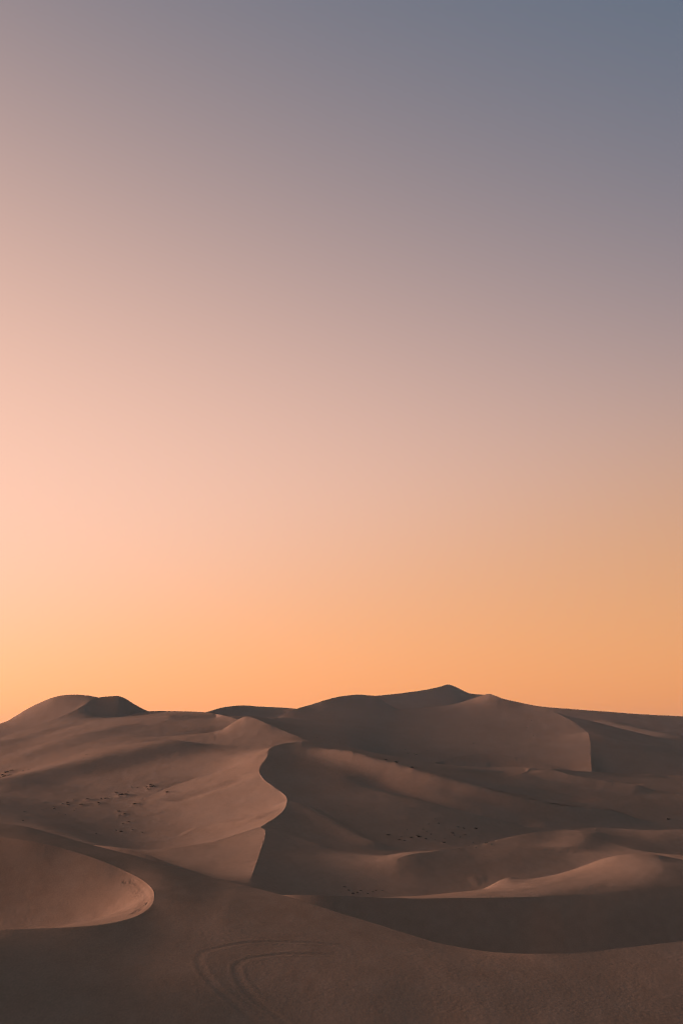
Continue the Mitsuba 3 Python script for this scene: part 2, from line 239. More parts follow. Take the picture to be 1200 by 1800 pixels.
    fixed = np.zeros(n, bool); fixed[:n0] = hd
    free = ~fixed
    A = E[free][:, free].tocsc(); rhs = rhs0[free] - (E[free][:, fixed] @ hz[hd])
    s = 1 / np.sqrt(A.diagonal() + 1e-30); S = sp.diags(s)
    A2 = (S @ A @ S).tocsc()
    lu = sl.splu(A2, permc_spec='MMD_AT_PLUS_A', options=dict(SymmetricMode=True), diag_pivot_thresh=0.0)
    y = lu.solve(s * rhs)
    y = y + lu.solve(s * rhs - A2 @ y)
    zf = s * y
    z = np.zeros(n); z[fixed] = hz[hd]; z[free] = zf
    return Q, np.stack([X, D, z], 1), tri, n0, crest


# Slopes towards the light, read off the photograph: column, row, brightness of the sand there
TONES = np.array([52, 60, 66, 75, 84, 93, 105, 115, 124, 140, 150.0]), np.array([-.5, -.3, -.14, -.095, -.06, -.028, .035, .095, .165, .31, .42])
STROKES = [
    # left hill and basin
    (50, 1300, 108), (20, 1315, 98), (100, 1285, 98), (60, 1340, 118), (150, 1275, 108), (200, 1278, 93), (300, 1268, 88), (240, 1300, 96), (350, 1279, 108), (330, 1292, 104), (280, 1310, 98), (360, 1312, 88), (420, 1285, 96),
    (450, 1278, 104), (495, 1297, 115), (100, 1350, 115), (130, 1330, 112), (10, 1385, 118), (50, 1372, 116), (180, 1330, 104), (60, 1400, 68), (110, 1388, 72), (150, 1378, 75), (200, 1368, 78), (260, 1356, 80), (330, 1338, 84), (390, 1318, 88), (10, 1405, 70),
    (50, 1430, 110), (150, 1425, 118), (110, 1432, 112), (250, 1402, 122), (300, 1389, 118), (200, 1445, 100), (100, 1449, 96), (225, 1428, 88), (270, 1412, 95), (50, 1265, 80), (100, 1240, 78), (180, 1240, 55), (215, 1238, 52), (200, 1255, 58),
    # central dune, lit side
    (400, 1358, 140), (450, 1337, 142), (350, 1373, 126), (300, 1396, 120), (400, 1384, 112), (440, 1372, 112), (350, 1402, 112), (300, 1428, 114), (480, 1420, 142), (455, 1438, 148), (405, 1450, 134), (350, 1460, 124), (270, 1470, 116), (480, 1393, 128), (450, 1360, 132), (420, 1410, 122), (380, 1430, 122),
    (440, 1465, 84), (400, 1477, 82), (360, 1485, 88), (300, 1494, 104), (440, 1500, 128), (400, 1512, 118), (350, 1505, 112), (425, 1540, 130), (452, 1478, 138), (430, 1480, 118), (290, 1505, 108),
    # bowl and near dune
    (50, 1500, 84), (20, 1550, 86), (50, 1600, 94), (100, 1540, 88), (150, 1550, 94), (150, 1608, 122), (200, 1598, 124), (245, 1580, 124), (200, 1550, 104), (120, 1510, 84), (100, 1600, 110), (230, 1555, 110),
    (50, 1465, 92), (200, 1505, 86), (300, 1540, 82), (400, 1570, 84), (300, 1580, 72), (300, 1620, 75), (500, 1600, 84), (600, 1640, 84), (700, 1668, 84), (500, 1680, 72), (400, 1640, 76), (100, 1660, 58), (200, 1650, 58), (50, 1750, 58), (300, 1750, 58), (600, 1750, 62), (800, 1750, 64), (700, 1710, 72),
    (700, 1760, 62), (500, 1750, 60), (400, 1760, 59), (200, 1720, 58), (600, 1700, 72), (500, 1640, 80), (850, 1690, 84), (900, 1750, 66), (800, 1700, 76), (1100, 1770, 70), (700, 1790, 58), (400, 1790, 57), (1000, 1790, 62), (20, 1680, 60), (300, 1690, 64), (950, 1690, 84), (1000, 1700, 84), (1100, 1690, 92), (1180, 1680, 95), (900, 1720, 74), (1000, 1770, 68), (1180, 1770, 72), (1150, 1730, 82),
    # dark side and the folds right of the centre
    (560, 1350, 68), (500, 1340, 64), (600, 1400, 68), (520, 1430, 62), (600, 1480, 70), (520, 1500, 57), (500, 1530, 55), (560, 1438, 86), (600, 1464, 86), (640, 1487, 84), (690, 1498, 82), (530, 1478, 74), (580, 1494, 74), (640, 1508, 74),
    (560, 1316, 88), (600, 1332, 88), (650, 1348, 88), (700, 1363, 87), (750, 1377, 86), (800, 1391, 85), (850, 1405, 84), (900, 1419, 82), (950, 1432, 82), (1000, 1440, 82), (1080, 1440, 80), (650, 1332, 66), (700, 1345, 64), (760, 1358, 63), (820, 1372, 62), (900, 1390, 60), (960, 1400, 60), (1050, 1408, 62), (1150, 1412, 64),
    (1000, 1422, 80), (1100, 1430, 82), (620, 1318, 86), (690, 1334, 84), (800, 1425, 62), (870, 1440, 62), (950, 1450, 62), (1050, 1453, 64), (700, 1420, 66), (750, 1470, 68), (820, 1460, 66), (900, 1352, 112), (890, 1360, 110), (960, 1366, 84), (1033, 1380, 84), (1100, 1390, 82),
    # right dune, front right dune, pit
    (850, 1495, 88), (950, 1475, 93), (1020, 1470, 108), (1040, 1480, 110), (950, 1510, 72), (1000, 1503, 76), (850, 1516, 78), (700, 1512, 80), (640, 1530, 60), (760, 1530, 68), (760, 1555, 90), (700, 1560, 86), (820, 1552, 88), (1120, 1472, 64), (1180, 1482, 60), (1090, 1462, 70), (1110, 1494, 84),
    (950, 1555, 120), (1040, 1540, 124), (1110, 1515, 130), (1100, 1548, 86), (1180, 1545, 74), (900, 1560, 120), (760, 1576, 125), (820, 1573, 125), (1000, 1545, 124), (1050, 1560, 84), (980, 1570, 84), (1150, 1530, 84), (1180, 1522, 70), (600, 1595, 56), (800, 1600, 50), (800, 1640, 50), (900, 1655, 50), (1000, 1600, 50), (1000, 1650, 50), (1150, 1590, 52), (1190, 1630, 52), (1100, 1645, 50), (1080, 1582, 56), (700, 1610, 54), (900, 1620, 50), (1100, 1610, 50),
    # far dunes
    (860, 1250, 88), (900, 1280, 88), (800, 1270, 88), (760, 1290, 88), (1000, 1310, 110), (1020, 1335, 115), (1012, 1285, 105), (960, 1270, 92), (940, 1320, 95), (860, 1310, 84), (720, 1300, 92), (740, 1320, 92), (860, 1232, 84), (800, 1250, 86), (910, 1255, 90),
    (660, 1280, 64), (680, 1250, 62), (640, 1300, 66), (640, 1240, 78), (600, 1262, 78), (560, 1280, 74), (500, 1270, 76), (600, 1240, 66), (560, 1250, 64), (480, 1252, 62), (420, 1250, 62), (760, 1225, 62), (720, 1232, 62), (1100, 1265, 66), (1150, 1275, 66), (1000, 1256, 66), (1060, 1270, 80), (1100, 1280, 80), (1150, 1290, 80), (1100, 1296, 64), (1150, 1325, 62), (1065, 1335, 58), (1055, 1310, 60), (1120, 1345, 60), (860, 1337, 56), (930, 1343, 56), (800, 1340, 56)]
LINES = [
    [(790, 1320, 90), (860, 1318, 92), (920, 1325, 98), (975, 1339, 106)], [(510, 1575, 60), (540, 1577, 58)],
    [(690, 1255, 62), (670, 1285, 60), (655, 1312, 60)], [(708, 1262, 84), (694, 1290, 86), (690, 1315, 88)], [(785, 1340, 54), (860, 1337, 54), (930, 1345, 54), (970, 1351, 56)],
    [(492, 1315, 58), (480, 1322, 55), (478, 1332, 54), (472, 1344, 54), (465, 1353, 54), (466, 1362, 55), (474, 1371, 55), (488, 1380, 57), (504, 1390, 60), (514, 1402, 60), (511, 1421, 56), (497, 1437, 54), (480, 1449, 54), (472, 1455, 55)],
    [(474, 1468, 53), (468, 1490, 52), (460, 1513, 51), (452, 1535, 51)], [(60, 1454, 62), (100, 1464, 60), (170, 1481, 58), (240, 1501, 58), (310, 1525, 58), (360, 1541, 58)],
    [(1070, 1508, 128), (1100, 1506, 132), (1140, 1506, 132), (1153, 1510, 120)], [(1175, 1522, 66), (1200, 1527, 66)],
    [(535, 1301, 94), (560, 1316, 90), (600, 1332, 88), (650, 1348, 88), (700, 1363, 87), (750, 1377, 86), (800, 1391, 85), (850, 1405, 84), (900, 1419, 84), (950, 1432, 85), (1000, 1440, 86), (1080, 1443, 82), (1200, 1444, 78)],
    [(560, 1308, 72), (600, 1322, 65), (650, 1338, 62), (700, 1351, 60), (760, 1362, 58), (820, 1374, 56), (880, 1384, 54), (940, 1393, 54), (1000, 1402, 56), (1080, 1410, 58), (1200, 1416, 60)],
    [(600, 1350, 68), (650, 1366, 67), (700, 1382, 66), (750, 1397, 62), (800, 1412, 58), (850, 1426, 56), (900, 1438, 54), (950, 1446, 54), (1000, 1451, 54), (1080, 1452, 56), (1200, 1452, 56)],
    [(545, 1302, 90), (600, 1312, 87), (690, 1332, 85), (750, 1342, 83), (830, 1349, 81)], [(870, 1357, 114), (905, 1353, 120), (925, 1352, 112)],
    [(940, 1355, 85), (987, 1367, 88), (1033, 1377, 88), (1100, 1387, 86), (1200, 1395, 84)], [(980, 1358, 72), (1040, 1365, 78), (1100, 1368, 82), (1200, 1371, 82)],
    [(515, 1408, 76), (540, 1425, 84), (560, 1437, 88), (590, 1455, 88), (620, 1473, 88), (650, 1487, 86), (690, 1496, 82), (740, 1499, 78)], [(540, 1405, 66), (580, 1430, 65), (620, 1452, 65), (660, 1470, 67)],
    [(520, 1440, 58), (560, 1460, 60), (600, 1480, 64), (640, 1496, 68)], [(470, 1460, 76), (500, 1468, 78), (540, 1481, 78), (580, 1495, 78), (620, 1505, 78), (700, 1513, 80)],
    [(480, 1480, 53), (520, 1495, 54), (560, 1510, 55), (600, 1520, 56), (640, 1526, 56), (700, 1527, 58), (780, 1522, 60), (850, 1520, 66)], [(600, 1545, 60), (650, 1550, 68), (700, 1548, 84), (760, 1548, 88), (820, 1550, 90)],
    [(0, 1387, 122), (40, 1378, 120), (80, 1370, 116), (130, 1356, 112), (170, 1346, 106)], [(0, 1300, 112), (50, 1283, 112), (100, 1266, 108), (140, 1246, 106)], [(0, 1315, 97), (60, 1295, 97), (120, 1274, 98), (170, 1270, 102)],
    [(0, 1345, 117), (60, 1325, 114), (120, 1302, 110), (180, 1285, 104)], [(0, 1403, 65), (60, 1396, 65), (110, 1389, 68), (160, 1380, 72), (220, 1367, 77), (280, 1352, 80), (340, 1335, 83), (400, 1314, 88)],
    [(0, 1413, 70), (60, 1408, 70), (110, 1402, 72), (170, 1392, 76), (230, 1380, 80), (290, 1367, 82)],
    [(250, 1408, 118), (300, 1390, 124), (350, 1371, 132), (400, 1356, 142), (440, 1340, 146), (468, 1323, 148)], [(300, 1408, 110), (350, 1392, 110), (400, 1377, 110), (440, 1358, 118), (458, 1350, 128)],
    [(380, 1425, 120), (430, 1405, 122), (475, 1385, 128), (498, 1400, 140)], [(330, 1463, 126), (380, 1453, 132), (430, 1445, 144), (470, 1435, 150), (498, 1415, 148)],
    [(300, 1492, 94), (340, 1487, 82), (380, 1481, 74), (420, 1470, 76), (448, 1459, 92)], [(330, 1502, 112), (380, 1500, 120), (430, 1492, 128), (455, 1478, 140)], [(430, 1545, 132), (440, 1520, 132)],
    [(185, 1458, 84), (220, 1435, 82), (250, 1418, 86), (285, 1402, 94)],
    [(860, 1558, 126), (900, 1552, 124), (960, 1550, 124), (1020, 1540, 130), (1080, 1515, 136), (1140, 1508, 132)], [(880, 1573, 100), (950, 1569, 94), (1020, 1560, 90), (1080, 1550, 86), (1150, 1540, 78)],
    [(760, 1497, 84), (830, 1490, 92), (900, 1474, 98), (960, 1464, 102), (1020, 1460, 112), (1042, 1465, 120)], [(880, 1512, 72), (940, 1505, 70), (1000, 1498, 76)], [(1010, 1475, 114), (1035, 1478, 116), (1045, 1490, 106), (1060, 1500, 92)],
    [(1060, 1466, 62), (1100, 1472, 58), (1150, 1480, 56), (1200, 1488, 54)], [(1090, 1459, 84), (1140, 1462, 80), (1200, 1461, 78)],
    [(1010, 1267, 80), (1060, 1269, 86), (1093, 1278, 82), (1133, 1287, 82), (1200, 1299, 78)], [(1060, 1283, 62), (1100, 1293, 58), (1150, 1302, 58), (1200, 1312, 60)], [(1030, 1283, 78), (1053, 1296, 76), (1077, 1306, 76), (1110, 1312, 74), (1200, 1318, 70)],
    [(1000, 1295, 110), (1020, 1310, 116), (1028, 1330, 118), (1030, 1350, 118)], [(40, 1626, 118), (100, 1620, 122), (160, 1612, 126), (215, 1597, 128), (250, 1582, 126)], [(0, 1485, 82), (60, 1492, 82), (120, 1506, 84), (180, 1527, 92), (230, 1550, 104)],
    [(0, 1655, 54), (80, 1650, 52), (160, 1642, 54), (230, 1632, 60)]]
FINE, TENSION, SOFT, SLOPE, PASSES = 0.0155, 0.15, 0.012, 0.0022, 2
NCURVES = len(CURVES)
_lx, _ly = math.sin(_a), math.cos(_a)


def visible(V, tri, cols, rows):
    """Where the sight line through each pixel of the photograph first meets the terrain."""
    from trimesh.ray.ray_pyembree import RayMeshIntersector
    d = np.stack([(cols - 600) / F, np.ones(len(cols)), (HOR - rows) / F], 1)
    if visible.of is not V:
        visible.of, visible.ray = V, RayMeshIntersector(trimesh.Trimesh(V, tri, process=False))
    p, ray, _ = visible.ray.intersects_location(np.zeros_like(d), d / np.linalg.norm(d, axis=1)[:, None], multiple_hits=False)
    out = np.full((len(cols), 3), np.nan); out[ray] = p
    return out


visible.of = None


import time as _t; _t0 = _t.time()
_s = [np.array(STROKES, float)]
for _l in LINES:
    _l = np.array(_l, float); _t1 = np.concatenate([[0], np.cumsum(np.linalg.norm(np.diff(_l[:, :2], axis=0), axis=1))]); _x = np.arange(0, _t1[-1], 7.0)
    _s.append(np.stack([np.interp(_x, _t1, _l[:, k]) for k in range(3)], 1))
_s = np.concatenate(_s)
SPREAD = 12.0


def light_slopes(V):
    """From the brightness noted at the strokes: a slope for every triangle in view, spread over each face but never across a crest."""
    def fn(Q, tri, D, crest):
        Vt = V                      # the same triangulation, heights of the pass before
        from trimesh.ray.ray_pyembree import RayMeshIntersector
        inter = RayMeshIntersector(trimesh.Trimesh(Vt, tri, process=False))
        im = np.stack([600 + F * Vt[:, 0] / Vt[:, 1], HOR - F * Vt[:, 2] / Vt[:, 1]], 1)
        c = Vt[tri].mean(1); ci = im[tri].mean(1); m = len(tri)
        inside = (ci[:, 0] > -60) & (ci[:, 0] < 1260) & (ci[:, 1] > 1150) & (ci[:, 1] < 1840)
        cand = np.nonzero(inside)[0]
        p, ray, _ = inter.intersects_location(np.zeros((len(cand), 3)), c[cand] / np.linalg.norm(c[cand], axis=1)[:, None], multiple_hits=False)
        hit = np.full(len(cand), 0.0); hit[ray] = p[:, 1]
        seen = np.zeros(m, bool); seen[cand] = np.abs(hit / c[cand, 1] - 1) < 0.006
        d = np.stack([(_s[:, 0] - 600) / F, np.ones(len(_s)), (HOR - _s[:, 1]) / F], 1)
        _, ray, ti = inter.intersects_location(np.zeros_like(d), d / np.linalg.norm(d, axis=1)[:, None], multiple_hits=False)
        he = np.concatenate([tri[:, [0, 1]], tri[:, [1, 2]], tri[:, [2, 0]]]); ft = np.tile(np.arange(m), 3)
        a_, b_ = he.min(1), he.max(1); o = np.lexsort((b_, a_)); a_, b_, ft = a_[o], b_[o], ft[o]
        k = np.nonzero((a_[1:] == a_[:-1]) & (b_[1:] == b_[:-1]) & ~(crest[a_[1:]] & crest[b_[1:]]))[0]
        f1, f2 = ft[k], ft[k + 1]
        cond = np.linalg.norm(im[a_[k]] - im[b_[k]], axis=1) / (np.linalg.norm(ci[f1] - ci[f2], axis=1) + 0.3)
        P = im[tri]; area = np.abs((P[:, 1, 0] - P[:, 0, 0]) * (P[:, 2, 1] - P[:, 0, 1]) - (P[:, 1, 1] - P[:, 0, 1]) * (P[:, 2, 0] - P[:, 0, 0])) / 2 + 0.3
        Wm = sp.coo_matrix((np.concatenate([cond, cond]), (np.concatenate([f1, f2]), np.concatenate([f2, f1]))), (m, m)).tocsr()
        Lp = sp.diags(np.asarray(Wm.sum(1)).ravel()) - Wm
        M = sp.diags(area); b0, b1 = np.zeros(m), np.zeros(m)
        c0, c1 = np.zeros(m), np.zeros(m); ln = ray >= len(STROKES)
        np.add.at(b0, ti[ln], 1.0); np.add.at(b1, ti[ln], np.interp(_s[ray[ln], 2], *TONES))
        np.add.at(c0, ti, np.where(ln, 0.12, 1.0)); np.add.at(c1, ti, np.interp(_s[ray, 2], *TONES) * np.where(ln, 0.12, 1.0))
        den, num = np.zeros(m), np.zeros(m)
        for spread, share, g0, g1 in ((SPREAD, 0.5, b0, b1), (32.0, 1.0, c0, c1)):
            lu = sl.splu((M + spread ** 2 * Lp).tocsc(), permc_spec='MMD_AT_PLUS_A', options=dict(SymmetricMode=True), diag_pivot_thresh=0.0)
            x0, x1 = lu.solve(lu.solve(g0) * area), lu.solve(lu.solve(g1) * area)
            den += share * x0; num += share * x1
        ok = seen & (den > 1e-7 * den.max())
        on = np.nonzero(ok)[0]
        want = num[on] / den[on]
        return on, want, np.where(want < -0.12, 0.6, 1.0)
    return fn


Q, V, TRI, N0, CREST = solve_terrain()
for _pass in range(PASSES):
    Q, V, TRI, N0, CREST = solve_terrain(light_slopes(V))
print('terrain', len(V), len(TRI), round(_t.time() - _t0, 1), 's')


_u = Q[TRI, 0].mean(1) / K1
TRI = TRI[(_u > -0.552) & (_u < 0.552) & (V[TRI, 1].min(1) < 2900)]


def crease_split(tri, n0, crest):
    """Triangles with the vertices along the crests doubled, one copy for each side."""
    from scipy.sparse.csgraph import connected_components
    m = len(tri); corner = np.arange(3 * m).reshape(m, 3)
    he = np.concatenate([np.stack([tri[:, i], tri[:, (i + 1) % 3], corner[:, i], corner[:, (i + 1) % 3]], 1) for i in range(3)])
    lo, hi = np.minimum(he[:, 0], he[:, 1]), np.maximum(he[:, 0], he[:, 1])
    clo, chi = np.where(he[:, 0] < he[:, 1], he[:, 2], he[:, 3]), np.where(he[:, 0] < he[:, 1], he[:, 3], he[:, 2])
    o = np.lexsort((hi, lo)); lo, hi, clo, chi = lo[o], hi[o], clo[o], chi[o]
    same = np.nonzero((lo[1:] == lo[:-1]) & (hi[1:] == hi[:-1]) & ~(crest[lo[1:]] & crest[hi[1:]]))[0]
    I = np.concatenate([clo[same], chi[same]]); J = np.concatenate([clo[same + 1], chi[same + 1]])
    k, lab = connected_components(sp.coo_matrix((np.ones(len(I)), (I, J)), (3 * m, 3 * m)), directed=False)
    src = np.zeros(k, int); src[lab] = tri.ravel()
    return lab.reshape(m, 3), src



# ---- finer triangles where the dunes are in view, then folds, tracks and slumps pressed into the sand
def subdivide(V, tri, crest, pick):
    """Splits the picked triangles in four and their neighbours to match."""
    m = len(tri); n = len(V)
    he = np.stack([tri, np.roll(tri, -1, 1)], -1); key = he.min(2).astype(np.int64) * n + he.max(2)
    marked = np.unique(key[pick])
    idx = np.searchsorted(marked, key); idx = np.minimum(idx, len(marked) - 1); has = marked[idx] == key
    pick = has.sum(1) >= 2
    marked = np.unique(key[pick]); idx = np.minimum(np.searchsorted(marked, key), len(marked) - 1); has = marked[idx] == key
    a, b = marked // n, marked % n
    W = np.concatenate([V, (V[a] + V[b]) / 2]); cr = np.concatenate([crest, crest[a] & crest[b]])
    mid = np.where(has, n + idx, -1); cnt = has.sum(1); out = [tri[cnt == 0]]
    t, q = tri[cnt == 3], mid[cnt == 3]
    out += [np.stack([t[:, 0], q[:, 0], q[:, 2]], 1), np.stack([q[:, 0], t[:, 1], q[:, 1]], 1), np.stack([q[:, 2], q[:, 1], t[:, 2]], 1), q]
    for e in range(3):
        s1 = (cnt == 1) & has[:, e]; t, q = np.roll(tri[s1], -e, 1), mid[s1, e]
        out += [np.stack([t[:, 0], q, t[:, 2]], 1), np.stack([q, t[:, 1], t[:, 2]], 1)]
        s2 = (cnt == 2) & ~has[:, e]; t, q = np.roll(tri[s2], -e, 1), np.roll(mid[s2], -e, 1)
        out += [np.stack([t[:, 2], q[:, 2], q[:, 1]], 1), np.stack([t[:, 0], t[:, 1], q[:, 1]], 1), np.stack([t[:, 0], q[:, 1], q[:, 2]], 1)]
    return W, np.concatenate(out), cr


def in_view(V, tri, lo=26, hi=1420, grow=80):
    c = V[tri].mean(1); col = 600 + F * c[:, 0] / c[:, 1]
    return (col > -grow) & (col < 1200 + grow) & (c[:, 1] > lo) & (c[:, 1] < hi)


def along(pts, step=4.0, smooth=0.07):
    """A line traced in the photograph, laid on the terrain."""
    P = np.array(pts, float); t = np.concatenate([[0], np.cumsum(np.linalg.norm(np.diff(P, axis=0), axis=1))]); x = np.arange(0, t[-1] + step / 2, step)
    q = visible(V, TRI, np.interp(x, t, P[:, 0]), np.interp(x, t, P[:, 1]))
    q = q[np.isfinite(q[:, 0])]
    cut = np.split(q, np.nonzero(np.abs(np.diff(np.log(q[:, 1]))) > 0.05)[0] + 1)       # keep the stretch that stays on one face
    q = max(cut, key=len)
    from scipy.ndimage import gaussian_filter1d
    u, d = q[:, 0] / q[:, 1], gaussian_filter1d(np.log(q[:, 1]), max(2.0, smooth * len(q)), mode='nearest')
    return np.stack([u * np.exp(d), np.exp(d), q[:, 2]], 1)


def press(W, line, amount, left, right, ends=0.15, also=None):
    """Raises (or presses down) the sand along a line; left and right are the widths in metres on the two sides of it."""
    n = len(line)
    if n < 3:
        return
    box = (W[:, 0] > line[:, 0].min() - 4 * max(left, right)) & (W[:, 0] < line[:, 0].max() + 4 * max(left, right)) & (W[:, 1] > line[:, 1].min() - 4 * max(left, right)) & (W[:, 1] < line[:, 1].max() + 4 * max(left, right))
    k = np.nonzero(box)[0]
    t = np.linspace(0, 1, n * 6); src = np.linspace(0, 1, n)
    fine = np.stack([np.interp(t, src, line[:, j]) for j in (0, 1)], 1)
    d, i = cKDTree(fine).query(W[k, :2], distance_upper_bound=4 * max(left, right))
    ok = np.isfinite(d); k, d, i = k[ok], d[ok], i[ok]
    tang = np.gradient(fine, axis=0)[i]; side = tang[:, 0] * (W[k, 1] - fine[i, 1]) - tang[:, 1] * (W[k, 0] - fine[i, 0])
    w = np.where(side > 0, left, right); x = d / w
    fade = np.clip(np.minimum(t[i], 1 - t[i]) / ends, 0, 1); fade = fade * fade * (3 - 2 * fade)
    prof = np.exp(-x * x) if also is None else also(x)
    W[k, 2] += amount * fade * prof


FOLDS = [   # traced line, height, width on its left and right (seen along the line)
    ([(535, 1301), (560, 1316), (600, 1332), (650, 1348), (700, 1363), (750, 1377), (800, 1391), (850, 1405), (900, 1419), (950, 1432), (1000, 1440), (1080, 1443), (1150, 1443)], 3.0, 3.5, 5.5), ([(620, 1360), (700, 1384), (750, 1399), (800, 1413), (850, 1427), (900, 1439), (960, 1448)], -1.6, 4, 5),
    ([(580, 1315), (650, 1336), (700, 1350), (760, 1362), (820, 1374), (880, 1384), (940, 1393), (1000, 1402), (1060, 1408)], -1.8, 4.5, 4.5),
    ([(935, 1353), (987, 1366), (1033, 1376), (1090, 1385), (1150, 1391)], 1.3, 3, 5), ([(770, 1343), (830, 1346.5), (880, 1349), (905, 1350)], 0.7, 2.5, 4), ([(790, 1352), (840, 1355), (885, 1357)], 0.6, 2, 3), ([(940, 1352), (990, 1358), (1040, 1362), (1110, 1365), (1180, 1366)], 0.9, 3, 5), ([(1000, 1366), (1060, 1373), (1130, 1380)], -0.9, 3, 3),
    ([(508, 1406), (540, 1425), (560, 1437), (590, 1455), (620, 1473), (650, 1487), (690, 1496), (690, 1496)], 0.9, 2.5, 3.8),
    ([(468, 1458), (500, 1468), (540, 1481), (580, 1495)], 0.35, 1.5, 2.2),
    ([(0, 1345), (60, 1325), (120, 1302), (180, 1285), (240, 1272)], 0.9, 12, 12), ([(0, 1315), (60, 1296), (120, 1275), (170, 1268)], -0.7, 10, 10), ([(-60, 1400), (0, 1386), (60, 1374), (130, 1356), (200, 1340), (300, 1320), (360, 1304)], 3.2, 26, 14),
    ([(300, 1410), (350, 1393), (400, 1378), (440, 1359)], -0.6, 5, 5), ([(320, 1464), (380, 1453), (430, 1445), (470, 1435)], 0.5, 4, 4),
    ([(1005, 1266), (1060, 1268.5), (1093, 1277), (1133, 1286), (1195, 1298)], 1.6, 9, 15), ([(1030, 1284), (1053, 1295), (1077, 1304), (1110, 1311), (1195, 1318)], 1.3, 8, 12),
    ([(1000, 1500), (1020, 1485), (1035, 1470), (1042, 1460)], 0.5, 4, 3)]

W, TRI_F, CREST_F = subdivide(V, TRI, CREST, in_view(V, TRI))
for _l, _h, _a1, _a2 in FOLDS:
    press(W, along(_l), _h, _a1, _a2)

# wheel tracks of a vehicle that turned on the near dune: two ruts with small banks
RUTS = [[(452, 1812), (438.6, 1790), (416, 1767), (399, 1753), (376, 1733), (354, 1705), (348, 1688), (354, 1675), (371, 1669.6), (402, 1662.5), (436, 1657), (478, 1656), (521, 1657), (563, 1659), (600, 1662), (640, 1666)],
        [(520, 1818), (495, 1793), (473, 1776), (450, 1759), (433, 1742), (419, 1719), (414.5, 1702), (419, 1693.6), (430, 1688), (450, 1683), (472.6, 1680), (506, 1677.5), (563, 1677.5), (600, 1679), (630, 1682)]]
W, TRI_F, CREST_F = subdivide(W, TRI_F, CREST_F, in_view(W, TRI_F, 36, 74, 0))
RUT_LINES = [along(r, 2.0, 0.004) for r in RUTS]
for r in RUT_LINES:
    press(W, r, 0.006, 0.22, 0.24, 0.12, lambda x: np.exp(-((np.abs(x) - 1.0) / 0.42) ** 2) * 0.75 - np.exp(-(x / 0.62) ** 2))

for r in ([(356, 1673), (371, 1669.6), (402, 1662.5), (436, 1657), (478, 1656), (521, 1657), (563, 1659), (600, 1662), (640, 1666)], [(424, 1690), (450, 1683), (472.6, 1680), (506, 1677.5), (563, 1677.5), (600, 1679)]):
    press(W, along(r, 2.0, 0.004), 0.011, 0.27, 0.27, 0.3, lambda x: np.exp(-((np.abs(x) - 1.0) / 0.42) ** 2) * 0.75 - np.exp(-(x / 0.62) ** 2))

# slumped sand under the lip of the hollow, and the frayed lip itself
_lip = along([(236, 1542), (250, 1551), (262, 1562), (267, 1572), (267, 1583), (258, 1595), (248, 1602)], 0.8, 0.004)
for i in range(len(_lip)):
    if RNG.random() < 0.8:
        a = _lip[i]; reach = RNG.uniform(0.3, 0.8); dirn = np.array([-1.0, RNG.uniform(-0.75, 0.1)]); dirn /= np.linalg.norm(dirn)
        line = np.array([[a[0] + dirn[0] * q, a[1] + dirn[1] * q, 0] for q in np.linspace(0.06, reach, 6)])
        press(W, line, RNG.uniform(-0.035, -0.01), RNG.uniform(0.06, 0.1), RNG.uniform(0.06, 0.1), 0.3)

# wind ripples in the hollow behind the front dune
for i in range(12):
    y = 1541 + i * 1.15
    press(W, along([(818 + i * 1.5, y + 6), (828 + i, y + 1.5), (842, y - 1), (858, y - 2.0)], 2.0), 0.03, 0.4, 0.4, 0.3)

